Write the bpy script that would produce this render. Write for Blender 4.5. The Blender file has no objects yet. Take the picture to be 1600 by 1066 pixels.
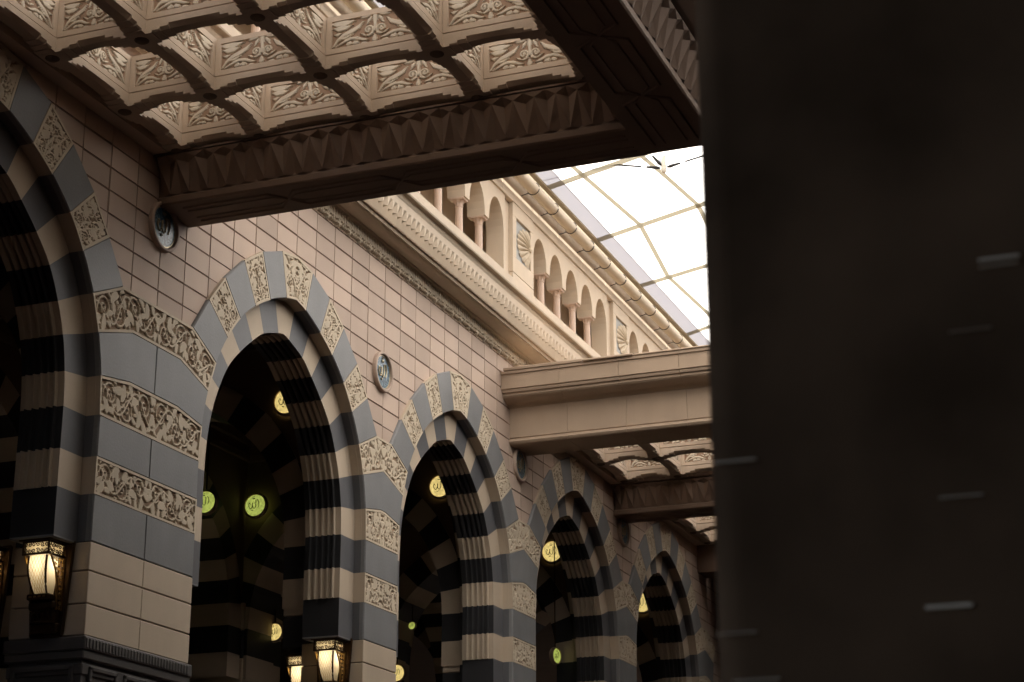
import bpy, math, random
import numpy as np
from mathutils import Matrix, Vector
random.seed(7); rng = np.random.default_rng(7)
S = bpy.context.scene
C = S.collection
PI = math.pi

# ------------------------------------------------------------------ camera, sky, sun, exposure
FPX, YAW, PITCH, ROLL = 2940.95, 0.372415, 0.324869, -0.002013
CX, CY, CZ = -17.2371, -11.0521, 0.0          # camera; the facade plane is y = 0, +x runs along it, z = 0 is eye height
GROUND = -1.65
def cam_axes():
    cy, sy, cp, sp = math.cos(YAW), math.sin(YAW), math.cos(PITCH), math.sin(PITCH)
    f = np.array([cy*cp, sy*cp, sp]); r = np.array([sy, -cy, 0.]); u = np.cross(r, f)
    cr, sr = math.cos(ROLL), math.sin(ROLL)
    return cr*r+sr*u, -sr*r+cr*u, f
RT, UP, FW = cam_axes()
cam = bpy.data.cameras.new("camera"); camo = bpy.data.objects.new("camera", cam); C.objects.link(camo)
cam.sensor_width = 36; cam.sensor_fit = 'HORIZONTAL'; cam.lens = FPX/1600*36
cam.clip_start = .05; cam.clip_end = 3000
cam.dof.use_dof = True; cam.dof.focus_distance = 25.0; cam.dof.aperture_fstop = 5.6
m = Matrix(((RT[0], UP[0], -FW[0], CX), (RT[1], UP[1], -FW[1], CY), (RT[2], UP[2], -FW[2], CZ), (0, 0, 0, 1)))
camo.matrix_world = m
S.camera = camo

SUN_EL, SUN_AZ = math.radians(62), math.radians(215)     # azimuth measured from +x, counter-clockwise
W = bpy.data.worlds.new("World"); S.world = W; W.use_nodes = True
nt = W.node_tree; nt.nodes.clear()
sky = nt.nodes.new('ShaderNodeTexSky'); sky.sky_type = 'NISHITA'; sky.sun_disc = False
sky.sun_elevation = SUN_EL; sky.sun_rotation = math.radians(90)-SUN_AZ; sky.dust_density = 4.0; sky.air_density = 1.0
bg = nt.nodes.new('ShaderNodeBackground'); bg.inputs[1].default_value = 0.09
wo = nt.nodes.new('ShaderNodeOutputWorld')
nt.links.new(sky.outputs[0], bg.inputs[0]); nt.links.new(bg.outputs[0], wo.inputs[0])
sl = bpy.data.lights.new("sun", 'SUN'); sl.energy = 4.0; sl.angle = math.radians(.53); sl.color = (1, .95, .87)
so = bpy.data.objects.new("sun", sl); C.objects.link(so)
sd = Vector((math.cos(SUN_EL)*math.cos(SUN_AZ), math.cos(SUN_EL)*math.sin(SUN_AZ), math.sin(SUN_EL)))
so.rotation_euler = sd.to_track_quat('Z', 'Y').to_euler(); so.location = sd*60
vs = S.view_settings; vs.view_transform = 'Standard'; vs.look = 'None'; vs.exposure = 2.22; vs.gamma = 1; vs.use_curve_mapping = False
S.cycles.use_denoising = True
S.cycles.max_bounces = 10; S.cycles.diffuse_bounces = 6; S.cycles.transmission_bounces = 6
S.cycles.sample_clamp_indirect = 6

# ------------------------------------------------------------------ helpers
def ray(x, y):
    return (x-800)/FPX*RT - (y-533)/FPX*UP + FW
def on_y(x, y, py):
    d = ray(x, y); t = (py-CY)/d[1]; return np.array([CX, CY, CZ])+d*t
def on_x(x, y, px):
    d = ray(x, y); t = (px-CX)/d[0]; return np.array([CX, CY, CZ])+d*t

class MB:
    def __init__(s): s.v = []; s.f = []; s.mi = []; s.tone = []
    def poly(s, pts, mi=0, tone=0.5):
        n = len(s.v); s.v += [tuple(map(float, p)) for p in pts]
        s.f.append(tuple(range(n, n+len(pts)))); s.mi.append(mi); s.tone.append(tone)
    def grid(s, P, mi=0, close=False):
        """P[i][j] points; mi an int or a function (i, j)"""
        P = np.asarray(P, float); a, b = P.shape[:2]; n = len(s.v)
        s.v += [tuple(p) for p in P.reshape(-1, 3).tolist()]
        for i in range(a-1 if not close else a):
            for j in range(b-1):
                i2 = (i+1) % a
                s.f.append((n+i*b+j, n+i2*b+j, n+i2*b+j+1, n+i*b+j+1))
                s.mi.append(mi(i, j) if callable(mi) else mi); s.tone.append(.5)
    def box(s, x0, x1, y0, y1, z0, z1, mi=0):
        a = [(x0,y0,z0),(x1,y0,z0),(x1,y1,z0),(x0,y1,z0),(x0,y0,z1),(x1,y0,z1),(x1,y1,z1),(x0,y1,z1)]
        n = len(s.v); s.v += a
        for q in ((0,3,2,1),(4,5,6,7),(0,1,5,4),(1,2,6,5),(2,3,7,6),(3,0,4,7)):
            s.f.append(tuple(n+k for k in q)); s.mi.append(mi); s.tone.append(.5)
    def cbox(s, x0, x1, y0, y1, z0, z1, c=.01, mi=0):
        """box with chamfered edges"""
        xs, ys, zs = (x0, x1), (y0, y1), (z0, z1)
        V = {}
        n = len(s.v); k = n
        for i in (0, 1):
            for j in (0, 1):
                for l in (0, 1):
                    sx, sy, sz = 1-2*i, 1-2*j, 1-2*l
                    p = (xs[i], ys[j], zs[l])
                    V[i,j,l,0] = k; V[i,j,l,1] = k+1; V[i,j,l,2] = k+2; k += 3
                    s.v += [(p[0], p[1]+sy*c, p[2]+sz*c), (p[0]+sx*c, p[1], p[2]+sz*c), (p[0]+sx*c, p[1]+sy*c, p[2])]
        F = []
        for a in (0, 1):
            F.append([V[a,0,0,0], V[a,1,0,0], V[a,1,1,0], V[a,0,1,0]])
            F.append([V[0,a,0,1], V[1,a,0,1], V[1,a,1,1], V[0,a,1,1]])
            F.append([V[0,0,a,2], V[1,0,a,2], V[1,1,a,2], V[0,1,a,2]])
            for b in (0, 1):
                F.append([V[a,b,0,0], V[a,b,1,0], V[a,b,1,1], V[a,b,0,1]])
                F.append([V[a,0,b,0], V[a,1,b,0], V[a,1,b,2], V[a,0,b,2]])
                F.append([V[0,a,b,1], V[1,a,b,1], V[1,a,b,2], V[0,a,b,2]])
                for l in (0, 1): F.append([V[a,b,l,0], V[a,b,l,1], V[a,b,l,2]])
        for q in F: s.f.append(tuple(q)); s.mi.append(mi); s.tone.append(.5)
    def extrude(s, prof, axis, a, b, mi=0, caps=True, mis=None):
        """closed or open profile of 2-D points extruded along an axis: axis 'x' -> (y,z), 'y' -> (x,z), 'z' -> (x,y)"""
        def P(p, t): return {'x': (t, p[0], p[1]), 'y': (p[0], t, p[1]), 'z': (p[0], p[1], t)}[axis]
        n = len(prof)
        for i in range(n):
            j = (i+1) % n
            s.poly([P(prof[i], a), P(prof[j], a), P(prof[j], b), P(prof[i], b)], mi if mis is None else mis[i])
        if caps:
            s.poly([P(p, a) for p in prof], mi); s.poly([P(p, b) for p in prof][::-1], mi)
    def lathe(s, prof, n=24, c=(0, 0, 0), axis='z', mi=0):
        """prof: (r, h) pairs"""
        rows = []
        for i in range(n):
            t = 2*PI*i/n; ct, st = math.cos(t), math.sin(t)
            if axis == 'z': rows.append([(c[0]+r*ct, c[1]+r*st, c[2]+h) for r, h in prof])
            elif axis == 'y': rows.append([(c[0]+r*ct, c[1]+h, c[2]+r*st) for r, h in prof])
            else: rows.append([(c[0]+h, c[1]+r*ct, c[2]+r*st) for r, h in prof])
        s.grid(rows, mi, close=True)
    def tube(s, pts, r, n=8, mi=0):
        pts = [Vector(p) for p in pts]; rows = []
        rr = [float(q) for q in r] if hasattr(r, '__len__') else [float(r)]*len(pts)
        for i, p in enumerate(pts):
            d = (pts[min(i+1, len(pts)-1)]-pts[max(i-1, 0)]).normalized()
            a = d.cross(Vector((0, 0, 1)) if abs(d.z) < .9 else Vector((1, 0, 0))).normalized(); b = d.cross(a)
            rows.append([p+rr[i]*(math.cos(2*PI*k/n)*a+math.sin(2*PI*k/n)*b) for k in range(n+1)])
        s.grid([[tuple(q) for q in r_] for r_ in rows], mi)
        s.poly([tuple(q) for q in rows[0][:-1]], mi); s.poly([tuple(q) for q in rows[-1][:-1]][::-1], mi)
    def build(s, name, mats, parent=None, smooth=False, fix=True, loc=None):
        me = bpy.data.meshes.new(name); me.from_pydata(s.v, [], s.f)
        if not isinstance(mats, (list, tuple)): mats = [mats]
        for q in mats: me.materials.append(q)
        me.polygons.foreach_set('material_index', s.mi)
        if any(t != .5 for t in s.tone):
            at = me.attributes.new('tone', 'FLOAT', 'FACE'); at.data.foreach_set('value', s.tone)
        if smooth: me.polygons.foreach_set('use_smooth', [True]*len(s.f))
        if fix:
            import bmesh
            bm = bmesh.new(); bm.from_mesh(me); bmesh.ops.remove_doubles(bm, verts=bm.verts, dist=2e-4)
            bmesh.ops.recalc_face_normals(bm, faces=bm.faces); bm.to_mesh(me); bm.free()
        me.update()
        o = bpy.data.objects.new(name, me); C.objects.link(o)
        if parent: o.parent = parent
        if loc is not None: o.location = loc
        return o

def tag(o, label=None, cat=None, group=None, kind=None):
    if label: o['label'] = label
    if cat: o['category'] = cat
    if group: o['group'] = group
    if kind: o['kind'] = kind
    return o
def thing(name, label, cat, loc=(0, 0, 0), rz=0, group=None):
    o = bpy.data.objects.new(name, None); C.objects.link(o); o.location = loc; o.rotation_euler = (0, 0, rz)
    o.empty_display_size = .2
    return tag(o, label, cat, group)
def dup(root, loc, label, rz=None):
    def cp(o, par):
        c = o.copy(); C.objects.link(c); c.parent = par
        for ch in [q for q in o.children]: cp(ch, c)
        return c
    kids = list(root.children)
    r = root.copy(); C.objects.link(r); r.location = loc; r['label'] = label
    if rz is not None: r.rotation_euler = (0, 0, rz)
    for ch in kids: cp(ch, r)
    return r
def inset(poly, d):
    """inset a 2-D polygon by d"""
    P = np.array(poly, float); n = len(P)
    A = 0.5*sum(P[i][0]*P[(i+1) % n][1]-P[(i+1) % n][0]*P[i][1] for i in range(n)); sg = 1 if A > 0 else -1
    out = []
    for i in range(n):
        e1 = P[i]-P[i-1]; e2 = P[(i+1) % n]-P[i]
        n1 = sg*np.array([-e1[1], e1[0]])/(np.linalg.norm(e1)+1e-9); n2 = sg*np.array([-e2[1], e2[0]])/(np.linalg.norm(e2)+1e-9)
        b = n1+n2; k = d*2/max(.35, b@b); out.append(P[i]+b*k)
    return out

# ------------------------------------------------------------------ materials
def stone(name, col, var=.10, rough=.78, bump=.15, fine=60., tone=0., spec=.3, streak=.12):
    mt = bpy.data.materials.new(name); mt.use_nodes = True; t = mt.node_tree; N = t.nodes; L = t.links
    b = N['Principled BSDF']; b.inputs['Roughness'].default_value = rough
    b.inputs['Specular IOR Level'].default_value = spec
    g = N.new('ShaderNodeNewGeometry')
    n1 = N.new('ShaderNodeTexNoise'); n1.inputs['Scale'].default_value = 1.7; n1.inputs['Detail'].default_value = 5
    n2 = N.new('ShaderNodeTexNoise'); n2.inputs['Scale'].default_value = fine; n2.inputs['Detail'].default_value = 4
    mp = N.new('ShaderNodeMapping'); mp.inputs['Scale'].default_value = (2.6, 2.6, .55)
    n3 = N.new('ShaderNodeTexNoise'); n3.inputs['Scale'].default_value = 1.0; n3.inputs['Detail'].default_value = 6
    L.new(g.outputs['Position'], n1.inputs['Vector']); L.new(g.outputs['Position'], n2.inputs['Vector'])
    L.new(g.outputs['Position'], mp.inputs['Vector']); L.new(mp.outputs[0], n3.inputs['Vector'])
    def math_(op, a, bb):
        q = N.new('ShaderNodeMath'); q.operation = op
        for k, x in enumerate((a, bb)):
            if isinstance(x, (int, float)): q.inputs[k].default_value = x
            else: L.new(x, q.inputs[k])
        return q.outputs[0]
    def centred(o, amp): return math_('MULTIPLY', math_('SUBTRACT', o, .5), amp)
    f = math_('ADD', math_('ADD', centred(n1.outputs['Fac'], var*2.4), centred(n2.outputs['Fac'], var*1.6)), centred(n3.outputs['Fac'], streak*2))
    if tone:
        at = N.new('ShaderNodeAttribute'); at.attribute_name = 'tone'
        f = math_('ADD', f, centred(at.outputs['Fac'], tone))
    f = math_('ADD', f, 1.0)
    vm = N.new('ShaderNodeVectorMath'); vm.operation = 'SCALE'; vm.inputs[0].default_value = col
    L.new(f, vm.inputs['Scale']); L.new(vm.outputs[0], b.inputs['Base Color'])
    if bump:
        bp = N.new('ShaderNodeBump'); bp.inputs['Strength'].default_value = bump; bp.inputs['Distance'].default_value = .01
        L.new(n2.outputs['Fac'], bp.inputs['Height']); L.new(bp.outputs[0], b.inputs['Normal'])
    return mt
def plain(name, col, rough=.5, metal=0., spec=.5):
    mt = bpy.data.materials.new(name); mt.use_nodes = True; b = mt.node_tree.nodes['Principled BSDF']
    b.inputs['Base Color'].default_value = (*col, 1); b.inputs['Roughness'].default_value = rough
    b.inputs['Metallic'].default_value = metal; b.inputs['Specular IOR Level'].default_value = spec
    return mt
def glow(name, col, strength, scale=14., contrast=.5):
    mt = bpy.data.materials.new(name); mt.use_nodes = True; t = mt.node_tree; N = t.nodes; L = t.links
    b = N['Principled BSDF']; b.inputs['Base Color'].default_value = (*[c*.5 for c in col], 1); b.inputs['Roughness'].default_value = .3
    n = N.new('ShaderNodeTexNoise'); n.inputs['Scale'].default_value = scale; n.inputs['Detail'].default_value = 4
    g = N.new('ShaderNodeNewGeometry'); L.new(g.outputs['Position'], n.inputs['Vector'])
    mr = N.new('ShaderNodeMapRange'); mr.inputs[1].default_value = .3; mr.inputs[2].default_value = .7
    mr.inputs[3].default_value = strength*(1-contrast); mr.inputs[4].default_value = strength*(1+contrast)
    L.new(n.outputs['Fac'], mr.inputs[0]); L.new(mr.outputs[0], b.inputs['Emission Strength'])
    b.inputs['Emission Color'].default_value = (*col, 1)
    return mt
M = {}
M['tile'] = stone('pink_stone_tile', (.47, .36, .288), .06, .7, .10, tone=.26, streak=.10)
M['mortar'] = stone('tile_joint', (.13, .07, .048), .1)
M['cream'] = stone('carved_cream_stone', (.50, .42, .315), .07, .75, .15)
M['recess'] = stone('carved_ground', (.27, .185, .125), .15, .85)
M['beige'] = stone('beige_stone', (.47, .385, .29), .06, .7, .10)
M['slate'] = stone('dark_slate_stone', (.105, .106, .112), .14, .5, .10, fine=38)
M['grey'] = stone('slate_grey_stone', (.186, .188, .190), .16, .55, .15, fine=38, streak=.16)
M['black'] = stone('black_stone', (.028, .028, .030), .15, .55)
M['buff'] = stone('buff_stone', (.55, .455, .35), .06, .72, .10)
M['rose'] = stone('rose_marble', (.52, .385, .30), .10, .45, .05)
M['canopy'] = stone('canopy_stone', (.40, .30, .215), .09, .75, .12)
M['beam'] = stone('shaded_beam_stone', (.19, .128, .092), .09, .7, .12)  # canopy stone darkened to stand in for shade on the beams
M['canopyface'] = stone('coffer_stone', (.50, .395, .30), .08, .72, .12)
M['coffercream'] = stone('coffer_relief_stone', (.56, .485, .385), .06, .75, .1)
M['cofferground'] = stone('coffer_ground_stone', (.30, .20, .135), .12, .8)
M['dado'] = stone('carved_dark_marble', (.10, .094, .09), .2, .35)
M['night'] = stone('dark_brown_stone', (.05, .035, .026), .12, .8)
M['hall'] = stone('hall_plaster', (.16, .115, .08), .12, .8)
M['shellgrey'] = stone('shell_ground', (.36, .36, .35), .06)
M['pave'] = stone('low_bounce_floor', (.075, .045, .036), .15, .9, 0)  # unseen ground, colour darkened to cut light bounced from below
M['wire'] = plain('cable_steel', (.06, .06, .06), .4, .8)
M['brass'] = plain('brass', (.55, .36, .13), .28, 1.)
M['darkbrass'] = plain('dark_bronze', (.06, .032, .014), .45, .8)
M['white'] = plain('white_glaze', (.75, .78, .8), .25)
M['gold'] = plain('gilt_line', (.45, .38, .25), .35, .6)
M['ink'] = plain('dark_ink', (.05, .055, .01), .6)
M['strap'] = stone('membrane_strap', (.55, .47, .34), .05)
M['steelwhite'] = plain('painted_steel', (.62, .58, .5), .4)
def glaze(name, a, b_):
    mt = bpy.data.materials.new(name); mt.use_nodes = True; t = mt.node_tree; N = t.nodes; L = t.links
    b = N['Principled BSDF']; b.inputs['Roughness'].default_value = .38; b.inputs['Coat Weight'].default_value = .05; b.inputs['Coat Roughness'].default_value = .08
    n = N.new('ShaderNodeTexNoise'); n.inputs['Scale'].default_value = 11; n.inputs['Detail'].default_value = 5; n.inputs['Distortion'].default_value = 2.2
    tc = N.new('ShaderNodeTexCoord'); L.new(tc.outputs['Object'], n.inputs['Vector'])
    r = N.new('ShaderNodeValToRGB'); r.color_ramp.elements[0].position = .47; r.color_ramp.elements[0].color = (*a, 1)
    r.color_ramp.elements[1].position = .56; r.color_ramp.elements[1].color = (*b_, 1)
    L.new(n.outputs['Fac'], r.inputs[0]); L.new(r.outputs[0], b.inputs['Base Color'])
    return mt
M['blue'] = glaze('blue_glazed_tile', (.015, .05, .09), (.11, .21, .27))
def membrane(name, trans, diff, mix):
    mt = bpy.data.materials.new(name); mt.use_nodes = True; t = mt.node_tree; N = t.nodes; L = t.links
    N.remove(N['Principled BSDF']); o = N['Material Output']
    a = N.new('ShaderNodeBsdfTranslucent'); a.inputs[0].default_value = (*trans, 1)
    d = N.new('ShaderNodeBsdfDiffuse'); d.inputs[0].default_value = (*diff, 1)
    mx = N.new('ShaderNodeMixShader'); mx.inputs[0].default_value = mix
    L.new(a.outputs[0], mx.inputs[1]); L.new(d.outputs[0], mx.inputs[2]); L.new(mx.outputs[0], o.inputs[0])
    return mt
M['membrane'] = membrane('white_membrane', (.86, .83, .78), (.8, .78, .75), .35)
M['webbing'] = membrane('tan_webbing', (.27, .25, .19), (.5, .45, .35), .45)
M['hem'] = membrane('doubled_membrane', (.19, .185, .195), (.5, .49, .5), .5)
M['dense'] = membrane('light_cutting_membrane', (.43, .405, .365), (.8, .78, .75), .40)

# ------------------------------------------------------------------ carved relief
def dist_strokes(X, Y, strokes):
    """height field 0..1 of a set of strokes (points, half widths)"""
    H = np.zeros_like(X)
    for pts, w in strokes:
        pts = np.asarray(pts, float); w = np.asarray(w, float)
        for k in range(len(pts)-1):
            a, b = pts[k], pts[k+1]; d = b-a; l2 = d@d+1e-12
            t = np.clip(((X-a[0])*d[0]+(Y-a[1])*d[1])/l2, 0, 1)
            ds = np.hypot(X-a[0]-t*d[0], Y-a[1]-t*d[1]); ww = w[k]+(w[k+1]-w[k])*t
            q = np.clip((ww-ds)/(np.minimum(ww*.6, .012)+1e-6), 0, 1)
            H = np.maximum(H, np.sqrt(q*(2-q)))
    return H
def spiral(c, R, a0, sgn, turns=1.6, w=.016, n=30):
    t = np.linspace(0, 1, n); r = R*(1-.86*t); a = a0+sgn*2*PI*turns*t
    ww = w*(1-.35*t); ww[-1] = w*1.5; ww[-2] = w*1.25
    return (np.stack([c[0]+r*np.cos(a), c[1]+r*np.sin(a)], 1), ww)
def leaf(p, ang, ln, w, bend):
    t = np.linspace(0, 1, 9); a = ang+bend*(t-.5)
    d = np.stack([np.cos(a), np.sin(a)], 1)*ln/8
    pts = np.asarray(p)+np.cumsum(d, 0)-d.sum(0)/2
    return (pts, w*np.sin(np.clip(t*.92+.06, 0, 1)*PI)**.7+.003)
def arabesque(w, h, seed, horizontal=None, k=1.0):
    """strokes of the half panel 0..w by 0..h; the panel is mirrored about x = w"""
    r = np.random.default_rng(seed); st = []
    if horizontal is None: horizontal = w > h*.95
    sw = .016*k
    if horizontal:
        n = max(1, int(round(w/(h*.84)))); L = w/n
        pts = []
        for i in range(n):
            c = (L*(i+.5), h*(.38 if i % 2 else .62)); R = min(L*.42, h*.36)
            sg = 1 if i % 2 else -1
            st.append(spiral(c, R, PI if sg < 0 else PI, sg, 1.55, sw))
            pts.append((L*i+.02, h*(.5)))
        xs = np.linspace(0, w, 40)
        st.append((np.stack([xs, h*(.5+.36*np.cos(PI*xs/L))], 1), np.full(40, sw*1.05)))
    else:
        n = max(1, int(round(h/(w*1.25)))); L = h/n
        for i in range(n):
            c = (w*(.45 if i % 2 == 0 else .58), L*(i+.36)); R = min(w*.36, L*.32)
            st.append(spiral(c, R, 0 if i % 2 == 0 else PI, 1 if i % 2 == 0 else -1, 1.6, sw))
        ys = np.linspace(0, h, 30)
        st.append((np.stack([w*(.93-.55*np.sin(ys/h*PI*.5)**2), ys], 1), np.full(30, sw)))
        ys = np.linspace(h*.1, h*.95, 20)
        st.append((np.stack([w*(.98-.12*np.sin(ys/h*PI*2)), ys], 1), np.linspace(sw*.6, sw*1.6, 20)))
    gx, gy = np.meshgrid(np.linspace(0, w, 48), np.linspace(0, h, 48), indexing='ij')
    for q in range(26):
        D = np.full(gx.shape, 1e3)
        for pts, ww in st:
            for a, b, w_ in zip(pts[:-1], pts[1:], ww):
                d = b-a; t = np.clip(((gx-a[0])*d[0]+(gy-a[1])*d[1])/(d@d+1e-12), 0, 1)
                D = np.minimum(D, np.hypot(gx-a[0]-t*d[0], gy-a[1]-t*d[1])-w_)
        D = np.minimum(D, np.minimum(np.minimum(gx+.02, w+.02-gx), np.minimum(gy+.004, h+.004-gy)))
        i = np.unravel_index(np.argmax(D), D.shape); m_ = D[i]
        if m_ < .012: break
        best = max(((min(np.interp(0, [0], [0]), 0), a) for a in (0,)), default=(0, 0))
        ang = r.uniform(0, PI); st.append(leaf((gx[i], gy[i]), ang, min(m_*2.5, .18), min(m_*.85, .050), r.choice([-1.4, 1.4])))
    return st
def relief(bottom, top, y0, depth, seed, frame=.032, res=.0125, mirror=True, k=1.0, horizontal=None, mi=(0, 1), axis='y', thr=.3, strokes=None):
    """carved panel as a height field between a bottom and a top polyline (x,z). y0: face plane; recess goes +y."""
    def sample(poly, t):
        P = np.asarray(poly, float); d = np.r_[0, np.cumsum(np.hypot(*np.diff(P, axis=0).T))]; d /= d[-1]
        return np.stack([np.interp(t, d, P[:, 0]), np.interp(t, d, P[:, 1])], -1)
    ln = lambda P: np.hypot(*np.diff(np.asarray(P, float), axis=0).T).sum()
    w = .5*(ln(bottom)+ln(top)); h = .5*(math.hypot(bottom[0][0]-top[0][0], bottom[0][1]-top[0][1])+math.hypot(bottom[-1][0]-top[-1][0], bottom[-1][1]-top[-1][1]))
    nu, nv = max(12, int(w/res)), max(10, int(h/res))
    def ts(n, L):
        e = frame/L
        return np.r_[0, e*.98, np.linspace(e*1.0+.004, 1-e-.004, n), 1-e*.98, 1]
    u, v = ts(nu, w), ts(nv, h)
    B, T = sample(bottom, u), sample(top, u)
    P = B[:, None]*(1-v)[None, :, None]+T[:, None]*v[None, :, None]
    U, V = np.meshgrid(u*w, v*h, indexing='ij')
    iw, ih = w-2*frame, h-2*frame
    X, Y = U-frame, V-frame
    if mirror:
        hw = iw/2; Xm = np.where(X > hw, iw-X, X); st = arabesque(hw, ih, seed, horizontal, k)
    else: Xm = X; st = arabesque(iw, ih, seed, horizontal, k)
    if strokes is not None:
        st = strokes(iw/2, ih)
    H = dist_strokes(Xm, Y, st)
    inside = (X > 0) & (X < iw) & (Y > 0) & (Y < ih)
    yy = np.where(inside, y0+depth*(1-.86*H), y0)
    G = np.stack([P[..., 0], yy, P[..., 1]], -1)
    Hf = np.where(inside, H, 1.)
    hf = .25*(Hf[:-1, :-1]+Hf[1:, :-1]+Hf[:-1, 1:]+Hf[1:, 1:])
    nF = G.shape[0]-1, G.shape[1]-1
    def pick(i, j):
        if len(mi) > 2 and (i < 2 or j < 2 or i >= nF[0]-2 or j >= nF[1]-2): return mi[2]
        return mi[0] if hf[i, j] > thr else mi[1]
    mb = MB(); mb.grid(G, pick)
    return mb

# ------------------------------------------------------------------ the arch ring, in arch coordinates (u from its centre line, z)
OUT = [(0, 8.98), (.43, 8.91), (.948, 8.714), (1.394, 8.435), (1.84, 8.05), (2.184, 7.65), (2.52, 7.19)]
INT = [(0, 8.376), (.262, 8.317), (.70, 8.142), (1.06, 7.94), (1.43, 7.65), (1.707, 7.32), (1.95, 6.92), (2.10, 6.53), (2.20, 6.07), (2.23, 5.645), (2.23, 5.19), (2.23, 4.785), (2.23, 4.28)]
INN = [(0, 7.925), (.145, 7.895), (.535, 7.765), (.81, 7.58), (1.11, 7.34), (1.38, 7.065), (1.575, 6.73), (1.71, 6.40), (1.79, 6.02), (1.815, 5.645), (1.815, 5.19), (1.815, 4.785), (1.815, 4.28)]
D1, D2, D3, RING = .173, .712, .93, .05
def crom(P, i, n=5):
    P = np.asarray(P, float)
    p0 = P[i-1] if i > 0 else 2*P[0]-P[1]; p1, p2 = P[i], P[i+1]; p3 = P[i+2] if i+2 < len(P) else 2*P[-1]-P[-2]
    t = np.linspace(0, 1, n)[:, None]
    return .5*(2*p1+(p2-p0)*t+(2*p0-5*p1+4*p2-p3)*t*t+(3*p1-p0-3*p2+p3)*t**3)
def rib_profile():
    """(depth, offset into the stone) along the inner soffit: five rounded reeds with dark grooves between"""
    g = [.267, .349, .438, .531, .625]; pr = [(D1, 0)]; edges = [D1]+g+[D2]
    for k in range(6):
        a, b = edges[k], edges[k+1]
        if k: a += .013
        if k < 5: b -= .013
        if 0 < k < 5: pr += [(a, .008), (a*.8+b*.2, -.010), ((a+b)/2, -.014), (a*.2+b*.8, -.010), (b, .008)]
        else: pr += [(a, 0), (b, 0)] if k else [(b, 0)]
        if k < 5: pr += [(b+.004, .045), (b+.022, .045)]
    return pr
RIBS = rib_profile()
def normals(c):
    c = np.asarray(c); t = np.gradient(c, axis=0); n = np.stack([-t[:, 1], t[:, 0]], 1); n /= np.linalg.norm(n, axis=1)[:, None]
    return n
def soffit(mb, I, mi=0):
    mb.grid([[(p[0], RING+.02, p[1]), (p[0], D1, p[1])] for p in I], mi)
def inner_ring(mb, I, N_, sgn, mi=0, ribs=True):
    nn = normals(N_)
    toward = np.array([0, 6.0])-N_; s_ = np.sign((nn*toward).sum(1)); nn = -nn*s_[:, None]      # into the stone
    mb.grid([[(a[0], D1, a[1]), (b[0], D1, b[1])] for a, b in zip(I, N_)], mi)
    prof = RIBS if ribs else [(D1, 0), (D2, 0)]
    mb.grid([[(b[0]+q[0]*o, d, b[1]+q[1]*o) for d, o in prof] for b, q in zip(N_, nn)], mi+1)
    mb.grid([[(b[0], D2, b[1]), (a[0], D2, a[1])] for a, b in zip(I, N_)], mi+1)
    mb.grid([[(a[0], D2, a[1]), (a[0], D3, a[1])] for a in I], mi+1)
    for e in (0, -1):                                                    # joint faces
        a, b = I[e], N_[e]
        mb.poly([(a[0], D1, a[1]), (b[0], D1, b[1]), (b[0], D2, b[1]), (a[0], D2, a[1])], mi)
def front_block(mb, poly, mi=0, c=.011, back=RING+.02):
    q = inset(poly, c)
    n = len(poly)
    mb.poly([(p[0], 0, p[1]) for p in q], mi)
    for i in range(n):
        j = (i+1) % n
        mb.poly([(q[i][0], 0, q[i][1]), (q[j][0], 0, q[j][1]), (poly[j][0], .018, poly[j][1]), (poly[i][0], .018, poly[i][1])], mi)
        mb.poly([(poly[i][0], .018, poly[i][1]), (poly[j][0], .018, poly[j][1]), (poly[j][0], back, poly[j][1]), (poly[i][0], back, poly[i][1])], mi)
def mir(P, s): return [(s*p[0], p[1]) for p in P]
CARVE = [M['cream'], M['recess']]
def build_arch(label):
    t = thing('pointed_arch', label, 'arch', (0, 0, 0), 0, 'striped arches along the courtyard wall')
    def seg(name, I, N_, O, kind, s, seed):
        mb = MB(); pm = M['grey'] if kind == 'g' else M['cream']
        poly = [tuple(p) for p in I]+[tuple(p) for p in O[::-1]]
        if kind == 'g': front_block(mb, poly)
        else:                                                            # the carved face stands on a plain bed
            for i in range(len(poly)):
                j = (i+1) % len(poly)
                mb.poly([(poly[i][0], .001, poly[i][1]), (poly[j][0], .001, poly[j][1]), (poly[j][0], .07, poly[j][1]), (poly[i][0], .07, poly[i][1])])
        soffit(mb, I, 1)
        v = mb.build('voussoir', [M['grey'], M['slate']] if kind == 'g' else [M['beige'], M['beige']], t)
        if kind == 'c':
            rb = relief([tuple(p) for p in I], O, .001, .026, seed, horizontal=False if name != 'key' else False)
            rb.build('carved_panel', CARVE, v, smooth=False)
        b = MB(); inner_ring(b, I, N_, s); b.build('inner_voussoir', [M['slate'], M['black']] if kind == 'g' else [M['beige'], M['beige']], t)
    # key: both sides of the crown
    I = crom(INT, 0, 4); I = np.vstack([mir(I[::-1], -1), I[1:]]); N_ = crom(INN, 0, 4); N_ = np.vstack([mir(N_[::-1], -1), N_[1:]])
    seg('key', I, N_, [(-.43, 8.91), (0, 8.98), (.43, 8.91)], 'c', 1, 3)
    for s in (-1, 1):
        for k in range(1, 6):
            I = crom(INT, k, 5); N_ = crom(INN, k, 5); O = [OUT[k], OUT[k+1]]
            if s < 0: I, N_, O = [np.array(mir(q, -1))[::-1] for q in (I, N_, O)]; O = [tuple(q) for q in O]
            seg('v', I, N_, O, 'g' if k % 2 else 'c', s, 10+k)
    return t
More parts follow.
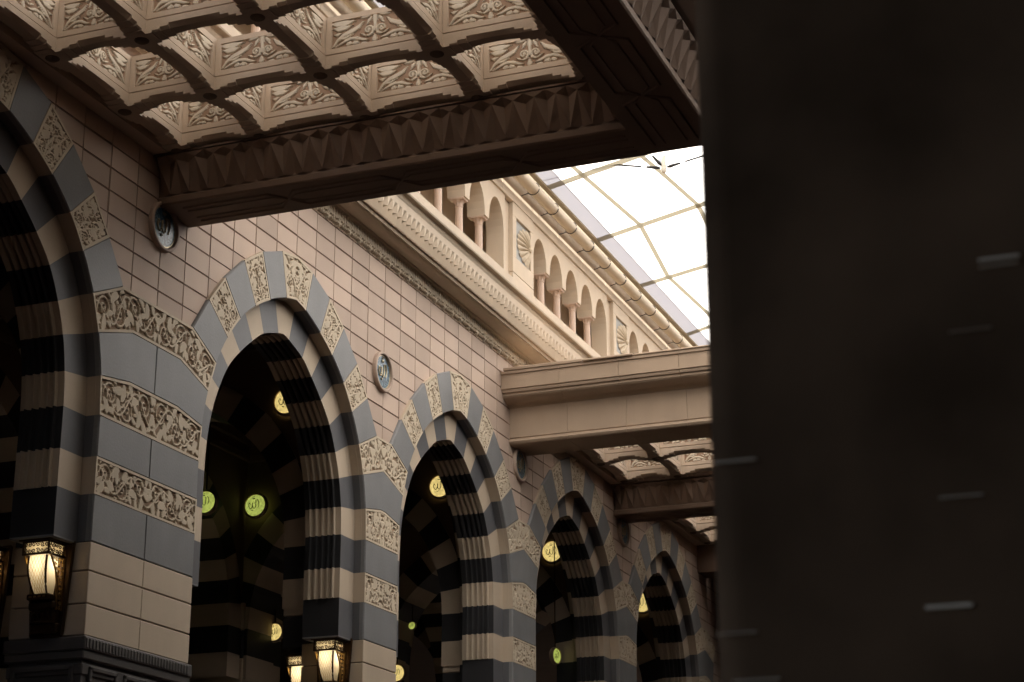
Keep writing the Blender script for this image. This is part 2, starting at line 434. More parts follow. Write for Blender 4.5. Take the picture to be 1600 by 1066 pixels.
# ------------------------------------------------------------------ the pier between two arches, in pier coordinates; s widens it
def build_pier(label, s):
    t = thing('striped_pier', label, 'pier', (0, 0, 0), 0, 'striped piers of the courtyard wall')
    cx = 2.76+s
    X = lambda u: cx-u
    R = lambda pts: [(X(u), z) for u, z in pts]
    bands = [('c', 6), ('g', 7), ('c', 8), ('g', 9), ('c', 10), ('g', 11)]
    tops = {6: [(-X(1.95), 6.92), (-X(2.52), 7.19), (X(2.52), 7.19), (X(1.95), 6.92)]}
    low = {6: [(-X(2.10), 6.53), (-s, 6.73), (s, 6.73), (X(2.10), 6.53)], 7: [(-X(2.20), 6.07), (-max(s, .08), 6.155), (max(s, .08), 6.155), (X(2.20), 6.07)]}
    if s == 0: low[6] = [(-X(2.10), 6.53), (-.001, 6.73), (.001, 6.73), (X(2.10), 6.53)]
    for k in range(8, 12): low[k] = [(-X(INT[k+1][0]), INT[k+1][1]), (X(INT[k+1][0]), INT[k+1][1])]
    for k in range(7, 12): tops[k] = low[k-1]
    for kind, k in bands:
        I = np.array(R(crom(INT, k, 5))); N_ = np.array(R(crom(INN, k, 5)))
        mb = MB(); top, bot = tops[k], low[k]
        iR = I[1:-1]; iL = np.array(mir(iR, -1))
        def halves(P):
            if s == 0: return [P]
            P = list(P); z0 = np.interp(0, [p[0] for p in P], [p[1] for p in P])
            return [[p for p in P if p[0] < -1e-3]+[(-.0012, z0)], [(.0012, z0)]+[p for p in P if p[0] > 1e-3]]
        if kind == 'g':
            for hb, ht, side in zip(halves(bot), halves(top), (-1, 1)):
                poly = list(hb)
                if s == 0 or side > 0: poly += [tuple(p) for p in iR[::-1]]
                poly += list(ht)[::-1]
                if s == 0 or side < 0: poly += [tuple(p) for p in iL]
                front_block(mb, poly)
        soffit(mb, I, 1)
        soffit(mb, np.array(mir(I, -1)), 1)
        if kind == 'c':
            zb, zt = bot[0][1], top[0][1]
            mb.poly([(bot[0][0], .066, zb), (bot[-1][0], .066, zb), (top[-1][0], .066, zt), (top[0][0], .066, zt)])
            for a in (bot, top):
                for p, q in zip(a[:-1], a[1:]): mb.poly([(p[0], .002, p[1]), (q[0], .002, q[1]), (q[0], .07, q[1]), (p[0], .07, p[1])])
            for q in (I, np.array(mir(I, -1))): mb.grid([[(p[0], .002, p[1]), (p[0], RING+.02, p[1])] for p in q])
        b = mb.build('band_block', [M['grey'], M['slate']] if kind == 'g' else [M['beige'], M['beige']], t)
        if kind == 'c':
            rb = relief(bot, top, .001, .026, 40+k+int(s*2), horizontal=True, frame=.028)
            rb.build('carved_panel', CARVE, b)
        for q in (1, -1):
            mb = MB(); inner_ring(mb, np.array(mir(I, q)), np.array(mir(N_, q)), 1, ribs=k < 11)
            mb.build('reeded_jamb', [M['slate'], M['black']] if kind == 'g' else [M['beige'], M['beige']], t)
    hw = X(2.23)
    # underside of the corbelled inner ring, then plain courses down to the dado
    for q in (-1, 1):
        mb = MB(); mb.cbox(min(q*hw, q*(hw+.415)), max(q*hw, q*(hw+.415)), D1, D2, 4.262, 4.285, .004)
        mb.build('corbel_underside', M['grey'], t)
    zs = [4.279, 3.971, 3.629, 3.297]
    mb = MB()
    for z1, z0 in zip(zs[:-1], zs[1:]):
        if s: mb.cbox(-hw, -.002, 0, D3, z0+.006, z1-.006, .008); mb.cbox(.002, hw, 0, D3, z0+.006, z1-.006, .008)
        else: mb.cbox(-hw, hw, 0, D3, z0+.006, z1-.006, .008)
    mb.box(-hw+.03, hw-.03, .03, D3-.03, 3.28, 4.27, 1)
    mb.build('stone_course', [M['beige'], M['mortar']], t)
    mb = MB(); mb.box(-hw+.05, hw-.05, .08, D3-.02, 4.2, 6.9)
    mb.build('pier_core', M['black'], t)
    # carved marble dado with moulded top and framed panels
    mb = MB(); mb.box(-hw+.02, hw-.02, .02, D3-.02, GROUND, 3.29)
    for z0, z1, o in ((3.15, 3.292, .035), (3.06, 3.15, .02), (2.9, 3.02, .0)): mb.cbox(-hw-o, hw+o, -o, D3+o, z0, z1, .012)
    n = 3 if s else 1
    wid = (2*hw-.12)/n
    for i in range(n):
        a = -hw+.06+i*wid+.06; b_ = a+wid-.12
        for q0, q1, r0, r1 in ((a, b_, 2.95, 3.0), (a, b_, 1.2, 1.25), (a, a+.05, 1.2, 3.0), (b_-.05, b_, 1.2, 3.0)): mb.cbox(q0, q1, -.022, .03, r0, r1, .01)
        for j in range(3):
            cx_ = a+(b_-a)*(j+.5)/3
            for g_ in range(5):
                an = PI*(.15+.7*g_/4); ex, ez = cx_+.10*math.cos(an), 2.70+.14*math.sin(an)
                mb.tube([(cx_, -.012, 2.66), ((cx_+ex)/2, -.022, (2.66+ez)/2), (ex, -.012, ez)], [.008, .016, .004], 6)
    for q in (-1, 1):
        for z0, z1, y0_, y1_ in ((2.95, 3.0, .1, .85), (1.2, 1.25, .1, .85), (1.2, 3.0, .1, .15), (1.2, 3.0, .8, .85)):
            mb.cbox(min(q*(hw-.03), q*(hw+.022)), max(q*(hw-.03), q*(hw+.022)), y0_, y1_, z0, z1, .008)
    for i in range(int(2*hw/.06)):
        mb.cbox(-hw-.02+i*.06+.006, -hw-.02+i*.06+.05, -.045, -.03, 3.165, 3.27, .008)
    mb.build('marble_dado', M['dado'], t)
    return t
ARCHX = [-3.20, 3.32, 8.84, 14.36, 19.88]
PIERX = [.06, 6.08, 11.60, 17.12, 22.64]
AL = ['shaded striped arch cut by the left edge of the photo, beneath the near coffered canopy',
      'largest striped arch seen whole, right of the wide pier with the lit lantern',
      'second whole striped arch, in daylight just left of the smooth stone beam',
      'dim striped arch under the far canopy, below the smooth stone beam',
      'smallest and farthest striped arch, half lost against the dark foreground pillar']
a0 = build_arch(AL[0]); a0.location = (ARCHX[0], 0, 0)
for x, l in zip(ARCHX[1:], AL[1:]): dup(a0, (x, 0, 0), l)
wp = build_pier('wide front pier with double carved panels and a lit lantern, left of the largest arch', .5); wp.location = (PIERX[0], 0, 0)
PL = ['narrow striped pier between the two daylit arches, lantern at its foot', 'narrow striped pier below the smooth stone beam end, beside the third medallion',
      'shaded narrow striped pier under the far canopy, left of the smallest arch', 'farthest striped pier, mostly behind the dark foreground pillar']
p0 = build_pier(PL[0], 0); p0.location = (PIERX[1], 0, 0)
for x, l in zip(PIERX[2:], PL[1:]): dup(p0, (x, 0, 0), l)

# ------------------------------------------------------------------ tiled wall above the arches
XL, XR, ZT = -9.0, 26.0, 10.35
MID = [((a[0]*.6+b[0]*.4), (a[1]*.6+b[1]*.4)) for a, b in zip(OUT, INT[:7])]
def free(x, z):
    """outside the openings (half-way through the ring)"""
    for c in ARCHX:
        u = abs(x-c)
        if u < MID[-1][0]:
            if z < np.interp(u, [p[0] for p in MID], [p[1] for p in MID]): return False
    if z < 6.95:
        return x < ARCHX[0]-2.6 or x > ARCHX[-1]+2.6
    return True
TX0, TZ0, TWD, THT = .078, 9.573, .5479, .2707
wall = thing('tiled_wall', 'pink stone tile wall with dark joints above the striped arches', 'wall')
mb = MB()
i0, i1 = int((XL-TX0)/TWD)-1, int((XR-TX0)/TWD)+1
for i in range(i0, i1):
    for j in range(-2, 46):
        x0, x1 = TX0+i*TWD, TX0+(i+1)*TWD; z1, z0 = TZ0-j*THT, TZ0-(j+1)*THT
        if z0 > 10.0 or z1 < GROUND: continue
        cs = [free(x, z) for x in (x0, x1, (x0+x1)/2) for z in (z0, z1, (z0+z1)/2)]
        if not any(cs): continue
        tn = float(rng.random()); g, c = .006+float(rng.normal())*.0009, .006; dy_ = float(rng.normal())*.0016
        if all(cs):
            q = [(x0+g, z0+g), (x1-g, z0+g), (x1-g, z1-g), (x0+g, z1-g)]; p = inset(q, c)
            mb.poly([(a, RING+dy_, b) for a, b in p], 0, tn)
            for k in range(4):
                l = (k+1) % 4
                mb.poly([(p[k][0], RING+dy_, p[k][1]), (p[l][0], RING+dy_, p[l][1]), (q[l][0], RING+.012, q[l][1]), (q[k][0], RING+.012, q[k][1])], 0, tn*.6)
        else:
            K = 6
            for a in range(K):
                for b in range(K):
                    xa, xb = [x0+g+(x1-x0-2*g)*q/K for q in (a, a+1)]; za, zb = [z0+g+(z1-z0-2*g)*q/K for q in (b, b+1)]
                    if free((xa+xb)/2, (za+zb)/2): mb.poly([(xa, RING, za), (xb, RING, za), (xb, RING, zb), (xa, RING, zb)], 0, tn)
mb.build('tile_facing', M['tile'], wall, fix=False)
mb = MB()
xs = np.arange(XL, XR+.01, .1)
def floor_z(x):
    z = 6.95
    for c in ARCHX:
        u = abs(x-c)
        if u < MID[-1][0]: z = max(z, np.interp(u, [p[0] for p in MID], [p[1] for p in MID]))
    if x < ARCHX[0]-2.7 or x > ARCHX[-1]+3.3: z = GROUND
    return z
fz = [floor_z(x) for x in xs]
for a, b, za, zb in zip(xs[:-1], xs[1:], fz[:-1], fz[1:]):
    mb.poly([(a, RING+.012, za), (b, RING+.012, zb), (b, RING+.012, ZT), (a, RING+.012, ZT)])
    mb.poly([(a, D2+.02, za), (b, D2+.02, zb), (b, D2+.02, ZT), (a, D2+.02, ZT)])
mb.build('wall_core', M['mortar'], wall, fix=False)

# ------------------------------------------------------------------ word drawn in strokes (alif, two lams, heh, shadda)
WORD = [[(.27, .50), (.40, .28), (.42, .0), (.33, -.26)], [(.10, .46), (.12, .10), (.06, -.22), (-.06, -.30), (-.17, -.20), (-.21, .05), (-.21, .24)],
        [(-.21, .24), (-.24, -.10), (-.32, -.28), (-.44, -.30), (-.56, -.15), (-.60, .08), (-.50, .22), (-.43, .05)],
        [(.0, .66), (-.04, .58), (-.10, .65), (-.15, .57), (-.22, .68)], [(-.30, -.44), (-.21, -.50), (-.12, -.43)], [(-.08, .84), (-.09, .75)]]
def word_mb(r, y, w=.05, shift=(0, 0)):
    mb = MB()
    for st in WORD:
        P = np.array(st)*r+np.array(shift); q = np.vstack([crom(P, i, 4)[:-1] for i in range(len(P)-1)]+[P[-1:]])
        ww = np.linspace(1.15, .65, len(q))*w*r
        mb.tube([(a, y, b) for a, b in q], list(ww), 6)
    return mb
def build_medallion(label):
    t = thing('wall_medallion', label, 'medallion', (0, 0, 0), 0, 'round blue medallions between the arches')
    mb = MB(); mb.lathe([(.298, RING), (.298, .005), (.290, -.010), (.266, -.012), (.256, -.004), (.250, .03), (.250, RING)], 40, axis='y'); mb.build('stone_ring', M['tile'], t, smooth=False)
    mb = MB(); mb.lathe([(.251, .030), (.23, .026), (.0, .020)], 40, axis='y'); mb.build('glazed_disc', M['blue'], t)
    mb = word_mb(.25, .018, .05); mb.build('calligraphy', M['gold'], t)
    mb = MB(); mb.lathe([(.246, .030), (.243, .020), (.234, .020), (.231, .029)], 40, axis='y'); mb.build('inner_rim', M['gold'], t)
    return t
ML = ['dark blue medallion under the near canopy, touching the underside of its end beam', 'pale blue medallion in daylight between the two largest whole arches',
      'small dark medallion tucked below the smooth stone beam', 'tiny dim medallion farthest along the wall, under the far canopy']
MX = [(.09, 8.19), (6.03, 8.19), (11.50, 8.165), (17.10, 8.2)]
md = build_medallion(ML[0]); md.location = (MX[0][0], 0, MX[0][1])
for (x, z), l in zip(MX[1:], ML[1:]): dup(md, (x, 0, z), l)

# ------------------------------------------------------------------ frieze and cornice
cor = thing('stone_cornice', 'long buff stone cornice with leafy frieze and saw-tooth edge above the tiles', 'cornice')
FX0, FX1, FU = 0.8, 14.4, .335
nu = int((FX1-FX0)/FU); mb = MB()
gu, gv = 30, 18
uu = np.linspace(0, 1, gu); vv = np.linspace(0, 1, gv)
U, V = np.meshgrid(uu, vv, indexing='ij')
Hh = .275
Um = np.abs(U-.5)*FU
st = [leaf((0, .15), PI/2, .20, .034, 0), leaf((.058, .175), PI/2-.35, .16, .030, .8), leaf((.112, .165), PI/2-.7, .15, .026, 1.0),
      spiral((.115, .07), .042, PI/2, -1, 1.3, .013), spiral((.06, .06), .03, PI/2, 1, 1.2, .010), leaf((0, .05), PI/2, .06, .016, 0),
      (np.array([(.1675, 0), (.155, .10), (.1675, .2), (.15, .27)]), np.array([.012, .016, .018, .014])), (np.array([(0, .262), (.1675, .262)]), np.array([.012, .012]))]
Hf = dist_strokes(Um, V*Hh, st)
wav = .018*np.abs(np.sin(U*PI*3))*(1-V)
for k in range(nu):
    x0 = FX0+k*FU
    G = np.stack([x0+U*FU, RING-.004-.05*Hf-.012*(V > .9), 9.835+wav+V*(Hh-wav)], -1)
    hf = .25*(Hf[:-1, :-1]+Hf[1:, :-1]+Hf[:-1, 1:]+Hf[1:, 1:])
    mb.grid(G, lambda i, j: 0 if hf[i, j] > .12 else 1)
mb.build('leaf_frieze', [M['cream'], M['canopy']], cor, fix=False)
CX0, CX1 = -8.8, 25.9
prof = [(RING+.02, 10.10), (-.03, 10.10), (-.035, 10.135), (-.07, 10.135), (-.075, 10.115)]
prof += [(-.075-.185*math.sin(a), 10.165-.05*math.cos(a)) for a in np.linspace(.1, PI/2, 6)]
prof += [(-.30, 10.150), (-.30, 10.20), (-.29, 10.205), (-.31, 10.21), (-.33, 10.21), (-.33, 10.215), (-.29, 10.22), (-.20, 10.31), (RING+.02, 10.31)]
mb = MB(); mb.extrude(prof, 'x', CX0, CX1); mb.build('lower_moulding', M['buff'], cor)
mb = MB(); TW_ = .16; nt_ = int((CX1-CX0)/TW_); top, botz, ry, vy = 10.50, 10.15, -.43, -.22
rows = []
for k in range(nt_*2+1):
    x = CX0+k*TW_/2; ridge = k % 2 == 0
    rows.append([(x, -.20, 10.30), (x, ry if ridge else vy, botz+(0 if ridge else .13)), (x, ry-.003 if ridge else ry+.085, botz+.20), (x, ry-.005, top), (x, ry-.01, 10.60), (x, ry-.04, 10.645), (x, -.1, 10.66)])
mb.grid(rows); mb.build('saw_tooth_band', M['buff'], cor)
mb = MB()
mb.extrude([(-.1, 10.67), (-.445, 10.67), (-.455, 10.69), (-.52, 10.70), (-.53, 10.72), (-.53, 10.86), (-.51, 10.88), (.9, 10.92), (.9, 10.67)], 'x', CX0, CX1)
mb.build('ledge', M['buff'], cor)

# ------------------------------------------------------------------ gallery above the cornice
gal = thing('roof_gallery', 'upper gallery of small rounded arches on slim rose columns with shell panels', 'gallery')
GZ0, GSP, GAP, GZT = 10.9, 12.08, 12.60, 12.80
mb = MB(); mb.box(CX0, CX1, .83, 1.0, GZ0, 13.4); mb.build('back_wall', M['buff'], gal)
mb = MB()
for x in np.arange(CX0, CX1, 1.1): mb.cbox(x+.004, x+1.096, 0.80, 0.835, GZ0, 12.0, .006); mb.cbox(x+.554-1.1*.0, x+1.1+.546, 0.80, 0.835, 12.008, 13.3, .006)
mb.build('back_facing', M['buff'], gal)
PITCH_, HS = .853, .335
def bay(x0):
    cs = [x0+.845+PITCH_*k for k in range(5)]
    xa, xb = x0+.47, x0+5.52-.54-.32
    mb = MB(); n = 14
    edges = []
    for c in cs:
        a = np.linspace(PI, 0, n); edges.append([(c+HS*math.cos(t), GSP+(GAP-GSP)*math.sin(t)) for t in a])
    for y in (0, .32):
        for k, e in enumerate(edges):
            l = (cs[k]-PITCH_/2) if k else xa; r = (cs[k]+PITCH_/2) if k < 4 else xb
            mb.poly([(l, y, GSP), (e[0][0], y, GSP), (e[0][0], y, GZT), (l, y, GZT)])
            mb.poly([(e[-1][0], y, GSP), (r, y, GSP), (r, y, GZT), (e[-1][0], y, GZT)])
            for p, q in zip(e[:-1], e[1:]): mb.poly([(p[0], y, p[1]), (q[0], y, q[1]), (q[0], y, GZT), (p[0], y, GZT)])
    for k, e in enumerate(edges):
        mb.grid([[(p[0], 0, p[1]), (p[0], .32, p[1])] for p in e])
        if k < 4: mb.poly([(e[-1][0], 0, GSP), (edges[k+1][0][0], 0, GSP), (edges[k+1][0][0], .32, GSP), (e[-1][0], .32, GSP)])
    mb.box(xa, cs[0]-HS, 0, .32, GZ0, GSP); mb.box(cs[-1]+HS, xb, 0, .32, GZ0, GSP)
    mb.build('arch_screen', M['buff'], gal)
    for k in range(4):
        cx_ = cs[k]+PITCH_/2
        for yy in (.15,):
            mb = MB(); mb.lathe([(.0, GZ0), (.09, GZ0), (.09, GZ0+.06), (.074, GZ0+.1), (.067, 11.5), (.062, 11.93), (.072, 11.935), (.072, 11.955), (.055, 11.96)], 14, (cx_, yy, 0))
            s_ = mb.build('column', M['rose'], gal, smooth=False)
            mb = MB()
            rows = []
            for i in range(25):
                t = 2*PI*i/24; f = 1+.10*math.cos(8*t)
                rows.append([(cx_+r*f*math.cos(t), yy+r*f*math.sin(t), z) for r, z in ((.06, 11.955), (.063, 11.99), (.084, 12.03), (.092, 12.045))])
            mb.grid(rows); mb.cbox(cx_-.105, cx_+.105, yy-.12, yy+.12, 12.045, GSP-.002, .006)
            mb.build('capital', M['rose'], s_)
def pilaster(x0):
    a, b = x0-.54, x0+.47
    mb = MB(); mb.box(a-.32, a, .06, .34, GZ0, GZT+.05)
    pz0, pz1, px0, px1 = 11.80, 12.56, x0-.37, x0+.33
    mb.box(a, b, .03, .36, GZ0, 11.49); mb.box(a, b, .03, .36, 11.5, GZT)
    y = -.02
    for q in ((a, b, GZ0, 11.49), (a, b, 11.50, pz0), (a, b, pz1, GZT), (a, px0, pz0, pz1), (px1, b, pz0, pz1)): mb.cbox(q[0], q[1], y, .035, q[2], q[3], .004)
    p = mb.build('pilaster', M['buff'], gal)
    mb = MB(); mb.poly([(px0, .022, pz0), (px1, .022, pz0), (px1, .022, pz1), (px0, .022, pz1)]); mb.build('panel_ground', M['shellgrey'], p)
    mb = MB(); hx, hz = px1-.03, (pz0+pz1)/2
    N = 9; rows = []
    for i in range(N*6+1):
        f = i/6; t = PI*.5+PI*f/N; lob = abs(math.sin(PI*f)); R = .36*(.88+.12*lob)*(1-.0*lob)
        sx = 1.62
        rows.append([(hx+min(R*sx, .58)*q*math.cos(t)*1.0, .022-.07*math.sin(PI*min(1, q*.8+.12))*(.35+.65*lob), hz+R*q*math.sin(t)) for q in (0.05, .25, .5, .75, .92, 1.0)])
    mb.grid(rows); mb.lathe([(.0, -.07), (.045, -.05), (.06, .022)], 14, (hx-.02, 0, hz), axis='y'); mb.build('shell', M['cream'], p)
for x in PIERX[:4]: bay(x)
for x in PIERX: pilaster(x)
mb = MB()
for x in np.arange(-.5, 25, 1.38): mb.cbox(x+.003, x+1.377, -.035, .4, GZT+.0, 13.30, .006)
mb.box(-.5, 25.2, .0, .38, GZT+.01, 13.29)
mb.build('architrave', M['buff'], gal)
mb = MB(); mb.extrude([(-.12, 13.33), (-.12, 13.42), (-.16, 13.44), (-.16, 13.50), (1.6, 13.52), (1.6, 13.3), (.1, 13.3)], 'x', -.5, 25.2); mb.build('roof_edge', M['strap'], gal)

gut = thing('gutter_pipe', 'pale round gutter pipe with wire clamps along the gallery roof edge', 'pipe')
mb = MB(); gy, gz, gr = -.27, 13.14, .105
x = -.5
mb.lathe([(gr, 0), (gr, 25.5)], 40, (x, gy, gz), axis='x')
mb.build('pipe', stone('painted_pipe', (.56, .47, .35), .08, .45, .04), gut)
for x in np.arange(5.5, 24, .985):
    mb = MB(); mb.tube([(x, gy+(gr+.010)*math.cos(t), gz+(gr+.010)*math.sin(t)) for t in np.linspace(-PI*.95, PI*.95, 18)], .008, 6)
    mb.tube([(x, gy+.09, gz-.07), (x, -.04, gz-.10)], .008, 6); mb.tube([(x, gy, gz+gr), (x, -.12, 13.36)], .006, 6)
    mb.build('clamp', M['wire'], gut)
mb = MB(); mb.tube([(-.5, -.19, 13.335), (25, -.19, 13.335)], .012, 6); mb.build('cable', M['wire'], gut)

# ------------------------------------------------------------------ stretched membrane over the court
MS, MZ, MY = .20, 13.46, -.30
def mz(y): return MZ+MS*(MY-y)
def on_m(x, y):
    d = ray(x, y); o = np.array([CX, CY, CZ]); t = (MZ+MS*MY-o[2]-MS*o[1])/(d[2]+MS*d[1]); p = o+d*t; return p
mem = thing('shade_membrane', 'white translucent shade membrane with tan straps stretched over the courtyard', 'membrane')
mb = MB(); XA, XB, YA = -30, 46, -29.5
mb.poly([(-.5, MY-.26, mz(MY-.26)), (XB, MY-.26, mz(MY-.26)), (XB, YA, mz(YA)), (-.5, YA, mz(YA))]); mb.build('cloth', M['membrane'], mem)
mb = MB(); mb.poly([(XA, MY-.26, mz(MY-.26)), (-.5, MY-.26, mz(MY-.26)), (-.5, YA, mz(YA)), (XA, YA, mz(YA))]); mb.build('cloth', M['dense'], mem)  # unseen denser cloth, added to dim the light above the near canopy
mb = MB(); mb.poly([(XA, MY, mz(MY)-.01), (XB, MY, mz(MY)-.01), (XB, MY-.28, mz(MY-.28)-.01), (XA, MY-.28, mz(MY-.28)-.01)]); mb.build('hem', M['hem'], mem)
mb = MB(); mb.cbox(XA, XB, MY-.0, MY+.10, MZ-.05, MZ+.05, .01); mb.build('edge_rail', M['strap'], mem)
def strap(pts, w=.09):
    mb = MB(); P = [Vector(p) for p in pts]
    nrm = Vector((0, MS, 1)).normalized()
    L_, R_ = [], []
    for i, p in enumerate(P):
        d = (P[min(i+1, len(P)-1)]-P[max(i-1, 0)]).normalized(); s_ = d.cross(nrm).normalized()*w/2
        L_.append(p+s_-nrm*.02); R_.append(p-s_-nrm*.02)
    mb.grid([[tuple(a), tuple(b)] for a, b in zip(L_, R_)])
    mb.build('strap', M['webbing'], mem)
def pix(*q): return [on_m(*p) for p in q]
def ext(p, q, k): p, q = np.array(p), np.array(q); return q+(q-p)*k
A = pix((895.7, 260), (1000.7, 351), (1042.9, 430.3), (1104, 487)); strap([ext(A[1], A[0], 1.2)]+A+[ext(A[2], A[3], 1.5)])
B = pix((1002.6, 243), (1036, 271), (1090, 319), (1104, 346)); strap([ext(B[1], B[0], 4)]+B+[ext(B[2], B[3], 14)])
for p, q in (((934, 374), (1100, 317)), ((998.6, 446), (1104, 414)), ((1072.6, 522), (1106, 510))):
    P = pix(p, q); strap([P[0], P[1], ext(P[0], P[1], 3)], .20)
for k in (1, 2, 3): 
    P = pix((934, 374), (1100, 317)); sh = np.array([-2.75*k, 0, 0]); strap([P[0]+sh, P[1]+sh, ext(P[0]+sh, P[1]+sh, 3)], .20)
hub = thing('cable_hub', 'small pale steel hub below the membrane where three dark cables meet', 'hub')
hp = np.array(on_m(1037, 263)); hp = np.array([CX, CY, CZ])+(hp-np.array([CX, CY, CZ]))*.985
mb = MB(); mb.lathe([(0, -.09), (.035, -.085), (.05, -.05), (.05, .06), (.03, .09), (0, .1)], 14, tuple(hp)); mb.build('socket', M['steelwhite'], hub)
mb = MB(); mb.tube([tuple(hp), tuple(hp+np.array([0, 0, .62]))], .045, 10); mb.build('strut', M['steelwhite'], hub)
for e in ((925, 255), (1018, 242), (1101, 243)):
    d = ray(*e); q = np.array([CX, CY, CZ])+d*((hp-np.array([CX, CY, CZ]))@FW)
    dv = (q-hp)/np.linalg.norm(q-hp)
    mb = MB(); mb.tube([tuple(hp+dv*.06), tuple(hp+dv*.12), tuple(hp+dv*.30), tuple(hp+dv*.32)], [.014, .034, .020, .009], 8); mb.build('cable_fitting', M['wire'], hub)
    mb = MB(); mb.tube([tuple(hp+dv*.4), tuple(hp+dv*(np.linalg.norm(q-hp)+6))], .016, 6); mb.build('cable', M['wire'], hub)

# ------------------------------------------------------------------ coffered canopies
RB, RTOP, RH = 9.0, 9.60, .11
def rib_mesh(nodes, c, axis, dz, ends=(.0, .0)):
    """a rib along an axis through the nodes at cross position c, stepped underside between nodes"""
    pos = []
    n = [nodes[0]-ends[0]]+list(nodes)+[nodes[-1]+ends[1]]
    sec = [(n[0], 0, RH, 0)]
    for a, b in zip(nodes[:-1], nodes[1:]):
        L = b-a
        for d, h in ((RH+.07, .0), (RH+.07, .026), (RH+.16, .026), (RH+.16, .052), (RH+.26, .052), (RH+.26, .080)):
            sec.append((a+d, h, RH-.05*h/.08, .035*h/.08))
        mid = L-2*(RH+.26)
        for q in (.25, .5, .75): sec.append((a+RH+.26+mid*q, .080, RH-.055, .035+.012*math.sin(PI*q)))
        for d, h in ((RH+.26, .080), (RH+.26, .052), (RH+.16, .052), (RH+.16, .026), (RH+.07, .026), (RH+.07, 0)):
            sec.append((b-d, h, RH-.05*h/.08, .035*h/.08))
    sec.append((n[-1], 0, RH, 0))
    rows = []
    for s_, h, kw, kz in sec:
        q = [(.070, RTOP), (.070, 9.158), (RH, 9.150), (RH, RB+h), (kw, RB+kz), (-kw, RB+kz), (-RH, RB+h), (-RH, 9.150), (-.070, 9.158), (-.070, RTOP), (.070, RTOP)]
        rows.append([((s_, c+o, z+dz) if axis == 'x' else (c+o, s_, z+dz)) for o, z in q])
    mb = MB(); mb.grid(rows); return mb
def acanthus(w, h):
    q = np.array([w/.5, h/.31]); r_ = math.sqrt(q[0]*q[1])
    L = [([(.0, .285), (.06, .275), (.15, .27), (.28, .285)], [.012, .034, .040, .004]), ([(.01, .235), (.08, .215), (.16, .215), (.24, .235)], [.006, .030, .026, .004]),
         ([(.02, .16), (.07, .15), (.12, .165)], [.004, .022, .003]),
         ([(.02, .02), (.07, .085), (.14, .135), (.23, .165), (.31, .20), (.37, .26)], [.010, .020, .026, .030, .026, .006]),
         ([(.10, .09), (.17, .10), (.24, .13)], [.006, .018, .006]),
         ([(.05, .012), (.14, .055), (.22, .082), (.30, .075), (.37, .045), (.43, .035)], [.008, .017, .021, .021, .018, .006]),
         ([(.19, .022), (.215, .03)], [.022, .025]), ([(.27, .028), (.30, .025)], [.026, .022]), ([(.36, .004), (.40, .004)], [.018, .015]),
         ([(.5, .03), (.5, .07)], [.034, .016]), ([(.5, .12), (.5, .21), (.5, .30)], [.010, .020, .028]), ([(.46, .29), (.43, .255), (.41, .21)], [.010, .022, .005]),
         ([(.44, .305), (.38, .305), (.33, .295)], [.012, .020, .004]), ([(.33, .12), (.37, .10), (.41, .08)], [.004, .014, .004]), ([(.47, .10), (.47, .102)], [.017, .017])]
    st = [(np.array(p)*q, np.array(ww)*r_) for p, ww in L]
    st.append(spiral((.425*q[0], .145*q[1]), .062*r_, -PI/2, 1, 1.35, .015*r_)); return st
_pan = {}
def coffer_panel(parent, x, y, L, face):
    """carved board on one side of a coffer; face: the way it looks ('-y' '+y' '-x' '+x')"""
    kind = 'wide' if L > 1.0 else 'short'
    base = 1.12 if kind == 'wide' else .89
    if kind not in _pan:
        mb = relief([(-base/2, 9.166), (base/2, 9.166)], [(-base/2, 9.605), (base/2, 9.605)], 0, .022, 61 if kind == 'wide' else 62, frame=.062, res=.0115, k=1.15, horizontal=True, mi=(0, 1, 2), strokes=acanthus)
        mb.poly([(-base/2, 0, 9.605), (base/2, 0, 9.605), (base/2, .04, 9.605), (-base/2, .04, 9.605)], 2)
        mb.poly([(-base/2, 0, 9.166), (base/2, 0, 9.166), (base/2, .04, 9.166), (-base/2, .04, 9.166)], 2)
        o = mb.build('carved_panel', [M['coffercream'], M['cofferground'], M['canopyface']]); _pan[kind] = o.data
    else:
        o = bpy.data.objects.new('carved_panel', _pan[kind]); C.objects.link(o)
    o.parent = parent; o.location = (x, y, 0); o.scale = (L/base, 1, 1)
    o.rotation_euler = (0, 0, {'-y': 0, '+y': PI, '-x': -PI/2, '+x': PI/2}[face])
    return o
def field(parent, xs, ys, x_end, y_end):
    """ribs and coffers over nodes xs (increasing) by ys (decreasing, from the wall outwards)"""
    yr = ys[::-1]
    for x in xs: rib_mesh(yr, x, 'y', 0, (yr[0]-y_end, -.14-yr[-1]+.0)).build('rib', M['canopyface'], parent)
    for y in ys: rib_mesh(xs, y, 'x', .003, (xs[0]-x_end[0], x_end[1]-xs[-1])).build('rib', M['canopyface'], parent)
    for x in xs:
        for y in ys:
            mb = MB(); mb.lathe([(0, RB-.03), (.045, RB-.026), (.075, RB-.008), (.078, RB+.01)], 12, (x, y, 0)); mb.build('rosette', M['hall'], parent)
    q = RH-.006
    for x0, x1 in zip(xs[:-1], xs[1:]):
        for y1, y0 in zip(ys[:-1], ys[1:]):
            cf = thing('coffer', None, None); cf.parent = parent
            Lx, Ly = x1-x0-2*q-.004, y1-y0-2*q-.004; mx, my = (x0+x1)/2, (y0+y1)/2
            coffer_panel(cf, mx, y1-q, Lx, '-y'); coffer_panel(cf, mx, y0+q, Lx, '+y')
            coffer_panel(cf, x1-q, my, Ly, '-x'); coffer_panel(cf, x0+q, my, Ly, '+x')
    mb = MB(); mb.box(xs[0]-RH, xs[-1]+RH, -.138, RING+.02, 8.985, 9.63); mb.build('wall_plate', M['canopyface'], parent)
